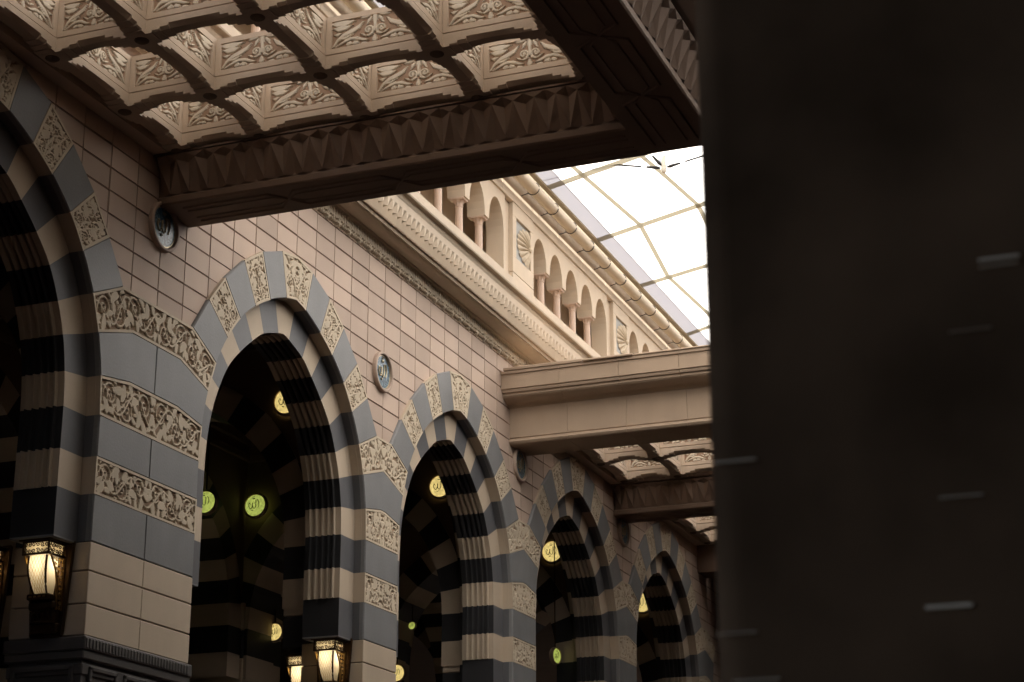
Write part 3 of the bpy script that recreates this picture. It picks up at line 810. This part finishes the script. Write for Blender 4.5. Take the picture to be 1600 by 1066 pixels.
def muqarnas(parent, axis, a, b, base, sgn, z0=8.525, z1=8.95, w=.24):
    """row of pointed folded prisms along a beam side; base plane coordinate, sgn: which way is out"""
    n = max(1, int(round((b-a)/w))); w = (b-a)/n; mb = MB()
    def P(s_, o, z): c = base+sgn*o; return (s_, c, z) if axis == 'x' else (c, s_, z)
    h = z1-z0
    for k in range(n):
        l, m_, r = a+k*w, a+(k+.5)*w, a+(k+1)*w
        F = P(m_, .035, z0)
        Al, Ar = P(l, .045, z0+.34*h), P(r, .045, z0+.34*h)
        Bl, Br = P(l, -.01, z0), P(r, -.01, z0)
        V = P(m_, .075, z0+.80*h); Tl, Tr, T0 = P(l, .15, z0+.86*h), P(r, .15, z0+.86*h), P(m_, .17, z1)
        mb.poly([F, Ar, Tr, V]); mb.poly([F, V, Tl, Al])
        mb.poly([V, Tr, T0]); mb.poly([V, T0, Tl])
        mb.poly([Al, F, Bl]); mb.poly([Ar, Br, F])
        mb.poly([Tr, P(r, .17, z1), T0]); mb.poly([Tl, T0, P(l, .17, z1)])
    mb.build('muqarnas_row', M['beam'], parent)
def strapwork(parent, axis, a, b, c0, c1, z=8.398, unit=1.36):
    """two crossing mouldings on a beam's underside"""
    def P(s_, t): c = c0+(c1-c0)*t; return (s_, c, z) if axis == 'x' else (c, s_, z)
    n = max(1, int(round((b-a)/unit))); u = (b-a)/n
    for lo, hi, r in ((.20, .80, .020), (.35, .65, .013)):
        for flip in (0, 1):
            pts = []
            for k in range(n):
                t = lo if (k+flip) % 2 else hi
                pts += [P(a+k*u+.16, t), P(a+(k+1)*u-.16, t)]
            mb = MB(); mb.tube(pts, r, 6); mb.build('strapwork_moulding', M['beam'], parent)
def beam_y(parent, prof, y0, y1, joints=0):
    """beam running out from the wall with an (x,z) profile"""
    if not joints:
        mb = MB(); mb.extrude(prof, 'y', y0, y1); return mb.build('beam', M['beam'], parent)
    mb = MB(); y = y0
    while y > y1+.1:
        e = max(y1, y-joints); mb.extrude(prof, 'y', y-.0025, e+.0025, caps=True); y = e
    mb.box(prof[0][0]+.02, prof[0][0]+.5, y1, y0, 8.45, 9.5)
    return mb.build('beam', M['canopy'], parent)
INNER = [(-.03, 8.40), (-.045, 8.42), (-.045, 8.49), (-.02, 8.51), (-.02, 8.965), (-.19, 8.97), (-.19, 8.992)]
YC = [-.25, -1.32, -2.65, -3.99, -5.26]
YB0, YB1 = -5.62, -6.42
def out_profile(x):      # the smooth court side of an end beam, x its foot, facing -x
    return [(x, 8.40), (x-.05, 8.415), (x-.075, 8.45), (x-.06, 8.49), (x-.03, 8.50), (x-.03, 8.515), (x-.045, 8.52), (x-.045, 9.03), (x-.10, 9.06), (x-.20, 9.075), (x-.29, 9.11), (x-.345, 9.135),
            (x-.37, 9.16), (x-.37, 9.195), (x-.405, 9.205), (x-.415, 9.23), (x-.415, 9.255), (x-.44, 9.262), (x-.44, 9.51), (x-.465, 9.515), (x-.465, 9.56)]
c1 = thing('coffered_canopy', 'near stone canopy overhead at top left, open carved coffers and dark end beam', 'canopy', (0, 0, 0), 0, 'coffered stone canopies')
xs1 = [-5.12, -4.0, -2.64, -1.27, -.155]
field(c1, xs1, YC, (-5.36, -.03), YB0)
mo = [(.62-(x-.62)*1.0 if 0 else x, z) for x, z in [(.65-(q[0]-0), q[1]) for q in out_profile(0)]]
prof1 = INNER+[(-.045, 8.995), (-.045, 9.56)]+mo[::-1]
beam_y(c1, prof1, RING, YB0)
muqarnas(c1, 'y', YB0, 0, -.02, -1)
strapwork(c1, 'y', YB0-.1, -.05, -.03, .65)
side = [(YB0, 8.40), (YB0+.015, 8.42), (YB0+.015, 8.49), (YB0-.01, 8.51), (YB0-.01, 8.965), (YB0+.18, 8.97), (YB0+.18, 8.992), (YB0+.02, 8.995), (YB0+.02, 9.56),
        (YB1-.45, 9.56), (YB1-.45, 9.2), (YB1-.2, 8.99), (YB1-.16, 8.965), (YB1+.01, 8.96), (YB1+.01, 8.51), (YB1-.015, 8.49), (YB1-.015, 8.42), (YB1, 8.40)]
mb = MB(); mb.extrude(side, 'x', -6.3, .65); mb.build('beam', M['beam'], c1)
muqarnas(c1, 'x', -5.4, -.03, YB0-.01, 1); muqarnas(c1, 'x', -6.3, .65, YB1+.01, -1)
strapwork(c1, 'x', -6.2, .6, YB0, YB1, 8.398)
beam_y(c1, [(-5.35, 8.4), (-5.35, 9.56), (-6.1, 9.56), (-6.1, 8.4)], RING, YB0-.001)

c2 = thing('coffered_canopy', 'far stone canopy low on the right, smooth moulded front beam and carved coffers', 'canopy', (0, 0, 0), 0, 'coffered stone canopies')
FX = 11.11
prof2 = out_profile(FX)+[(11.85, 9.56), (11.85, 8.995), (11.99, 8.992), (11.99, 8.97), (11.82, 8.965), (11.82, 8.51), (11.845, 8.49), (11.845, 8.42), (11.83, 8.40)]
beam_y(c2, prof2, RING, YB1, 1.03)
muqarnas(c2, 'y', YB1, 0, 11.82, 1)
y_ = 0.0
while y_ > YB1+.2:
    l_ = float(rng.uniform(.75, 1.5)); dz = float(rng.normal())*.010; dx = float(rng.normal())*.012
    mb = MB(); mb.cbox(FX-.49+dx, FX+.4, max(YB1, y_-l_)+.006, y_-.004, 9.563, 9.605+dz, .010); mb.build('coping_slab', M['canopy'], c2); y_ -= l_
xs2 = [12.2, 13.58, 14.95, 16.33]
field(c2, xs2, YC, (11.86, 16.45), YB0)
beam_y(c2, [(p[0]+16.60, p[1]) for p in INNER]+[(16.555, 8.995), (16.555, 9.56), (17.305, 9.56), (17.305, 8.995), (17.45, 8.992), (17.45, 8.97), (17.28, 8.965), (17.28, 8.51), (17.305, 8.49), (17.305, 8.42), (17.29, 8.4)], RING, YB1)
muqarnas(c2, 'y', YB1, 0, 16.58, -1); strapwork(c2, 'y', YB0, -.05, 16.57, 17.29)
xs3 = [17.55, 18.5, 19.75, 21.1, 22.2]
field(c2, xs3, YC, (17.31, 22.4), YB0)
beam_y(c2, [(22.4, 8.4), (22.4, 9.56), (23.1, 9.56), (23.1, 8.4)], RING, YB1)
for a, b in ((11.86, 16.54), (17.32, 22.39)):
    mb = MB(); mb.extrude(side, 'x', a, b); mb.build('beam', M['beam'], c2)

# ------------------------------------------------------------------ prayer hall behind the arches: striped piers, cross arches, ceiling
HP = [5.5, 10.16]; HW = .53
BANDS = [(2.2, 2.7, 0), (2.7, 3.2, 1), (3.2, 3.7, 0), (3.7, 4.23, 1), (4.23, 4.68, 0), (4.68, 5.14, 1), (5.14, 5.62, 0), (5.62, 6.1, 1)]
def hall_arch(label, name='hall_arch'):
    """striped arch in its own x-z plane, |y| < .48, with the plaster wall above"""
    t = thing(name, label, 'arch', (0, 0, 0), 0, 'striped arches inside the dim hall')
    mb = MB(); T = .48
    for k in range(0, 11):
        I = crom(INN, k, 4); O = crom(INT, k, 4)
        for s in (-1, 1):
            i_ = mir(I, s); o_ = mir(O, s); c = (k+1) % 2
            for y in (-T, T):
                mb.grid([[(p[0], y, p[1]), (q[0], y, q[1])] for p, q in zip(i_, o_)], c)
            mb.grid([[(p[0], -T, p[1]), (p[0], T, p[1])] for p in i_], c)
    mb.build('arch_ring', [M['black'], M['beige']], t)
    mb = MB(); O = np.vstack([crom(INT, k, 4)[:-1] for k in range(8)])
    for s in (-1, 1):
        o_ = mir(O, s)
        for y in (-T+.03, T-.03):
            mb.grid([[(p[0], y, p[1]), (p[0], y, 9.3)] for p in o_])
            mb.poly([(o_[-1][0], y, o_[-1][1]), (s*2.34, y, o_[-1][1]), (s*2.34, y, 9.3), (o_[-1][0], y, 9.3)])
    mb.cbox(-2.34, 2.34, -T-.03, -T+.03, 8.6, 8.75, .02); mb.cbox(-2.34, 2.34, -T-.05, -T+.03, 8.9, 9.1, .02)
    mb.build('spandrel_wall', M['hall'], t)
    return t
def hall_pier(label):
    t = thing('hall_pier', label, 'pier', (0, 0, 0), 0, 'striped piers inside the dim hall')
    mb = MB(); mb.cbox(-HW, HW, -HW, HW, GROUND, 2.2, .02, 1)
    for a, b, c in BANDS: mb.cbox(-HW, HW, -HW, HW, a+.003, b-.003, .012, c)
    mb.build('striped_shaft', [M['black'], M['beige']], t)
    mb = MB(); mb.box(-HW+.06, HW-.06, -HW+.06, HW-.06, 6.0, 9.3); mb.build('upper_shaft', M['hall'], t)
    return t
ha = None; ORD = ['first', 'second', 'third', 'fourth', 'fifth']
for k, px in enumerate(PIERX):
    for r, yc in enumerate((3.095, 7.80)):
        l = f"striped arch crossing the hall behind the {ORD[k]} courtyard pier from the left, {'front' if r == 0 else 'rear'} row"
        if ha is None: ha = hall_arch(l); o = ha
        else: o = dup(ha, (0, 0, 0), l)
        o.location = (px+.0, yc, 0); o.rotation_euler = (0, 0, -PI/2)
for k, ax in enumerate(ARCHX[1:]):
    o = dup(ha, (ax, HP[0], 0), f"striped arch running along the hall behind the {ORD[k+1]} courtyard arch from the left", 0)
hp0 = None
for k, px in enumerate(PIERX):
    for r, yc in enumerate(HP):
        l = f"striped hall pier behind the {ORD[k]} courtyard pier from the left, {'nearer' if r == 0 else 'deeper'} of the two"
        if hp0 is None: hp0 = hall_pier(l); o = hp0
        else: o = dup(hp0, (0, 0, 0), l)
        o.location = (px, yc, 0)
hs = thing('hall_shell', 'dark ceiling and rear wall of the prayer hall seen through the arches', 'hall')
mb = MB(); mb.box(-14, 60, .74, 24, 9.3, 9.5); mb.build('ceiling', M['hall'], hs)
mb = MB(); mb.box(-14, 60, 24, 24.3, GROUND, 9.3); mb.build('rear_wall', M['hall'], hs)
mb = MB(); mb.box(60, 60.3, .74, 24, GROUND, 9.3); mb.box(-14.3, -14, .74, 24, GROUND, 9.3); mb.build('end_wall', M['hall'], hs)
# backs of the courtyard piers where the cross arches spring
for o in [q for q in C.objects if q.name.startswith('striped_pier')]:
    mb = MB(); h = .46
    for a, b, c in BANDS: mb.cbox(-h if a > 4.2 else -.15, h, D3+.002, 1.27, a+.003, b-.003, .012, c)
    mb.box(-.15, h, D3+.002, 1.27, GROUND, 2.2, 1)
    mb.build('rear_respond', [M['black'], M['beige']], o)

# lit roundels with the same word
M['lit_yellow'] = glow('lit_yellow_glass', (1., .76, .26), .155, 26, .4)
M['lit_green'] = glow('lit_green_glass', (.62, .72, .15), .12, 26, .4)
def roundel(label, px, X, h, col, rod=False, turn=.06):
    p = on_x(px[0], px[1], X); depth = (p-np.array([CX, CY, CZ]))@FW; r = h/2*depth/FPX
    t = thing('lit_roundel', label, 'roundel', tuple(p), -PI/2+turn, 'lit round glass medallions inside the hall')
    mb = MB(); mb.lathe([(r, .03), (r*.995, -.005), (r*.9, -.02), (0, -.03)], 28, axis='y'); mb.build('glass_disc', M[col], t)
    mb = MB(); mb.lathe([(r*1.2, .05), (r*1.2, -.0), (r*1.12, -.03), (r*1.02, -.03), (r*.99, .03)], 28, axis='y'); mb.build('rim', M['canopy'], t)
    mb = word_mb(r*1.0, -.03, .034); mb.build('calligraphy', M['ink'], t)
    if rod:
        mb = MB(); mb.tube([(0, .02, r), (0, .02, 9.28-p[2])], .012, 6); mb.build('hanging_rod', M['darkbrass'], t)
roundel('yellow lit roundel half hidden by the reeded jamb of the largest arch', (448, 627), 5.56, 40, 'lit_yellow')
roundel('yellow lit roundel cut by the jamb of the second whole arch', (688, 760), 11.08, 34, 'lit_yellow')
roundel('yellow lit roundel near the top of the dim arch under the far canopy', (863, 862), 16.6, 32, 'lit_yellow')
roundel('pale yellow lit roundel in the smallest, farthest arch', (1004, 942), 22.1, 29, 'lit_yellow')
roundel('whole green lit roundel in the middle of the largest arch opening', (399, 790), 10.98, 34, 'lit_green')
roundel('green lit roundel cut off by the edge of the wide pier', (321, 785), 9.3, 34, 'lit_green', True)
roundel('small yellow lit roundel low in the largest arch opening', (429, 988), 12.0, 26, 'lit_yellow', True)
roundel('dim yellow roundel peeping past the foot of the narrow pier with the lantern', (620, 1052), 16.9, 25, 'lit_yellow', True)
roundel('tiny green roundel deep inside the second whole arch, mostly covered', (644, 978), 17.0, 11, 'lit_green', True)
roundel('thin green sliver of a roundel deep inside the dim arch', (869, 1025), 16.45, 23, 'lit_green', True, 1.35)

# ------------------------------------------------------------------ wall lanterns
M['glass'] = membrane('frosted_lamp_glass', (.95, .88, .72), (.5, .45, .35), .3)
M['bulb'] = plain('bulb', (1, 1, 1)); bb = M['bulb'].node_tree.nodes['Principled BSDF']; bb.inputs['Emission Color'].default_value = (1, .82, .55, 1); bb.inputs['Emission Strength'].default_value = 2.9
def lantern(label):
    t = thing('wall_lantern', label, 'lantern', (0, 0, 0), -PI/2, 'brass lanterns on the piers')
    mb = MB(); pl = [(-.26, .42), (.26, .42), (.19, -.55), (-.19, -.55)]
    mb.extrude(pl, 'y', 0, -.025)
    for a, b in zip(pl, pl[1:]+pl[:1]): mb.tube([(a[0], -.03, a[1]), (b[0], -.03, b[1])], .016, 6)
    bp = mb.build('back_plate', M['darkbrass'], t)
    def scroll(mb, o, ax, w, h, y, nx, nz, r=.006):
        """rows of small brass scrolls in a frame"""
        for i in range(nx):
            for j in range(nz):
                c = (w*(i+.5)/nx, h*(j+.5)/nz); s_ = spiral(c, min(w/nx, h/nz)*.52, random.random()*6, random.choice((-1, 1)), 1.3, r, 12)
                mb.tube([(o[0]+ax[0]*a, o[1]+ax[1]*a+y, o[2]+b) for a, b in s_[0]], r, 5)
    # crown: open scrollwork round a bright core
    mb = MB(); z0, z1, wd, dp = .255, .385, .155, .32
    for z in (z0, z1):
        mb.tube([(-wd, -.03, z), (-wd, -dp, z), (wd, -dp, z), (wd, -.03, z)], .013, 6)
    for x, y in ((-wd, -dp), (wd, -dp)): mb.tube([(x, y, z0), (x, y, z1)], .010, 6)
    scroll(mb, (-wd, -dp, z0), (1, 0), 2*wd, z1-z0, 0, 6, 2); scroll(mb, (-wd, -dp, z0), (0, 1), dp-.03, z1-z0, 0, 5, 2); scroll(mb, (wd, -dp, z0), (0, 1), dp-.03, z1-z0, 0, 5, 2)
    mb.build('crown', M['darkbrass'], t)
    mb = MB(); mb.cbox(-.20, .20, -.36, 0, .39, .415, .012); mb.build('hood', M['darkbrass'], t)
    mb = MB(); mb.box(-wd+.02, wd-.02, -dp+.02, -.04, z0+.005, z1-.005); mb.build('crown_glass', M['glass'], t)
    # curved glass body
    zz = np.linspace(-.14, .245, 12); f = (zz+.14)/.385
    dpt = .18+.10*np.sin(np.clip(f*1.02+.02, 0, 1)*PI*.62)**.8; wdt = .078+.032*np.sin(np.clip(f, 0, 1)*PI*.6)
    rows = [[(-w, -.06, z), (-w, -d, z), (w, -d, z), (w, -.06, z)] for z, w, d in zip(zz, wdt, dpt)]
    mb = MB(); mb.grid(rows); mb.build('glass_body', M['glass'], t)
    mb = MB()
    for sx in (-1, 1):
        mb.tube([(sx*w, -d, z) for z, w, d in zip(zz, wdt, dpt)], .012, 6); mb.tube([(sx*w, -.06, z) for z, w in zip(zz, wdt)], .014, 6)
    mb.build('corner_bar', M['darkbrass'], t)
    mb = MB()
    for k in np.linspace(-5, 5, 7):
        for sg in (-1, 1):
            pts = []
            for z, w, d, ff in zip(zz, wdt, dpt, f):
                x = (k/5+sg*(ff-.5)*1.6)
                if -1 <= x <= 1: pts.append((x*w, -d-.002, z))
            if len(pts) > 1: mb.tube(pts, .0022, 4)
    mb.build('glass_lattice', M['brass'], t)
    mb = MB(); mb.lathe([(0, -.05), (.04, -.03), (.055, .02), (.04, .07), (0, .085)], 12, (0, -.16, .15)); mb.build('bulb', M['bulb'], t)
    mb = MB(); mb.lathe([(0, -.03), (.016, -.02), (.018, .01), (0, .03)], 10, (0, -.2, .325)); mb.build('bulb', M['bulb'], t)
    # tray, bracket and the brass wings beside the glass
    mb = MB(); mb.cbox(-.135, .135, -.24, 0, -.205, -.145, .012); mb.cbox(-.16, .16, -.17, 0, -.30, -.21, .02); mb.cbox(-.15, .15, -.13, -.02, -.43, -.30, .02); mb.cbox(-.17, .17, -.10, -.02, -.53, -.43, .015)
    for k in range(4): mb.tube([(-.09+.06*k, -.125, -.39), (-.09+.06*k, -.155, -.34), (-.09+.06*k, -.13, -.30)], .018, 6)
    mb.build('bracket', M['darkbrass'], t)
    mb = MB()
    for k in range(4): mb.cbox(-.10+.055*k, -.065+.055*k, -.243, -.238, -.183, -.166, .002)
    mb.build('tray_slots', M['brass'], t)
    for sx in (-1, 1):
        mb = MB(); prev = None
        edge = [(sx*.16, -.28, .25), (sx*.16, -.18, .10), (sx*.155, -.13, -.05), (sx*.15, -.11, -.30)]
        mb.tube(edge, .012, 6); mb.tube([(sx*.165, -.03, .25), (sx*.155, -.03, -.30)], .010, 6)
        for j in range(11):
            z = .22-.05*j; yo = np.interp(z, [-.30, -.05, .10, .25], [-.11, -.13, -.18, -.28]); n_ = max(1, int(abs(yo+.03)/.05))
            for i in range(n_):
                c = (yo+(-.03-yo)*(i+.5)/n_, z); s_ = spiral(c, .024, random.random()*6, random.choice((-1, 1)), 1.2, .006, 10)
                mb.tube([(sx*.16, a, b) for a, b in s_[0]], .006, 5)
        mb.build('side_wing', M['brass'], t)
    return t
LANT = [((62, 898), -.972, 'front'), ((513, 1036), 5.548, 'front')]
LL = ['lit brass lantern on the wide pier at the lower left', 'lit brass lantern at the foot of the narrow pier, right of the largest arch']
l0 = None
for (px, X, _), l in zip(LANT, LL):
    o = l0 = lantern(l) if l0 is None else dup(l0, (0, 0, 0), l)
    o.location = (X, .44 if X < 0 else .42, 3.86)
for loc, l in ((on_x(479, 1074, 5.925), 'partly hidden lit lantern behind the narrow pier, just left of the other lantern'), (on_x(-15, 916, -.095), 'sliver of a lit lantern at the far left edge of the photo')):
    o = dup(l0, tuple(float(q) for q in loc), l, -PI/2)

# ------------------------------------------------------------------ dark pillar beside the camera, ground
pil = thing('dark_pillar', 'dark out-of-focus polished pillar filling the right third of the photo', 'pillar')
PD = 2.6
e = on_x(1098, 640, CX+PD)
px_, py_ = float(e[0]), float(e[1])
mb = MB(); rr = .05
cor_ = [(px_+rr-rr*math.cos(a), py_-rr+rr*math.sin(a)) for a in np.linspace(0, PI/2, 8)]
pr = cor_+[(px_+.75, py_), (px_+.75, py_-.95), (px_, py_-.95)]
mb.extrude(pr, 'z', GROUND, 9)
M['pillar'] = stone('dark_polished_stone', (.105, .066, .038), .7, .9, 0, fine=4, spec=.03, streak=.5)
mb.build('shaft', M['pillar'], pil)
M['strip'] = plain('pale_glint_strip', (.80, .68, .50), .6, .1)  # pale strips stand in for smeared reflections on the pillar
for (x, y, w, h) in ((1150, 721, 60, 2.6), (1150, 990, 62, 1.6), (1182, 1063, 66, 2), (1483, 948, 62, 5), (1561, 404, 56, 4), (1561, 415, 54, 2), (1502, 776, 60, 1.8), (1516, 516, 58, 1.0)):
    c = on_x(x, y, px_-.001); k = PD/FW[0]/FPX*1.02
    mb = MB(); mb.cbox(c[0]-.004, c[0]+.002, c[1]-w*k/2, c[1]+w*k/2, c[2]-h*k/2, c[2]+h*k/2, .0008); mb.build('glint_strip', M['strip'], pil)

cw = thing('court_light_block', 'unseen dark walls and overhead slabs added around the courtyard to block light', 'wall')  # unseen walls added to keep low sky light out of the court
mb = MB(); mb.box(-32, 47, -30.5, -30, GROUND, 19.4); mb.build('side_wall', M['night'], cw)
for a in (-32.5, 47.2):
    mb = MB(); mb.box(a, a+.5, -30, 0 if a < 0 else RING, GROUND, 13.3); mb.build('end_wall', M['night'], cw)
for a, b, c, d in ((-31.9, -6.15, -29.9, RING), (-6.12, .65, -29.9, -8.6), (11.2, 24, -29.9, -6.95), (.66, 11.19, -29.9, -7.2), (23.2, 46.5, -29.9, RING)):  # unseen solid slabs added overhead to block slanting light
    mb = MB(); mb.box(a, b, c, d if a < 20 or 1 else d, 9.05, 9.5); mb.build('light_block_slab', M['night'], cw)
mb = MB(); mb.poly([(-120, -150, GROUND), (160, -150, GROUND), (160, 60, GROUND), (-120, 60, GROUND)]); g = mb.build('ground', M['pave']); tag(g, kind='structure')
M['hallfloor'] = stone('bounce_marble_floor', (.42, .36, .29), .08, .4, 0)
mb = MB(); mb.box(-13.9, 59.9, .95, 23.9, GROUND+.004, GROUND+.05); g = mb.build('hall_bounce_floor', M['hallfloor']); tag(g, kind='structure')  # unseen pale floor added to bounce light up into the hall
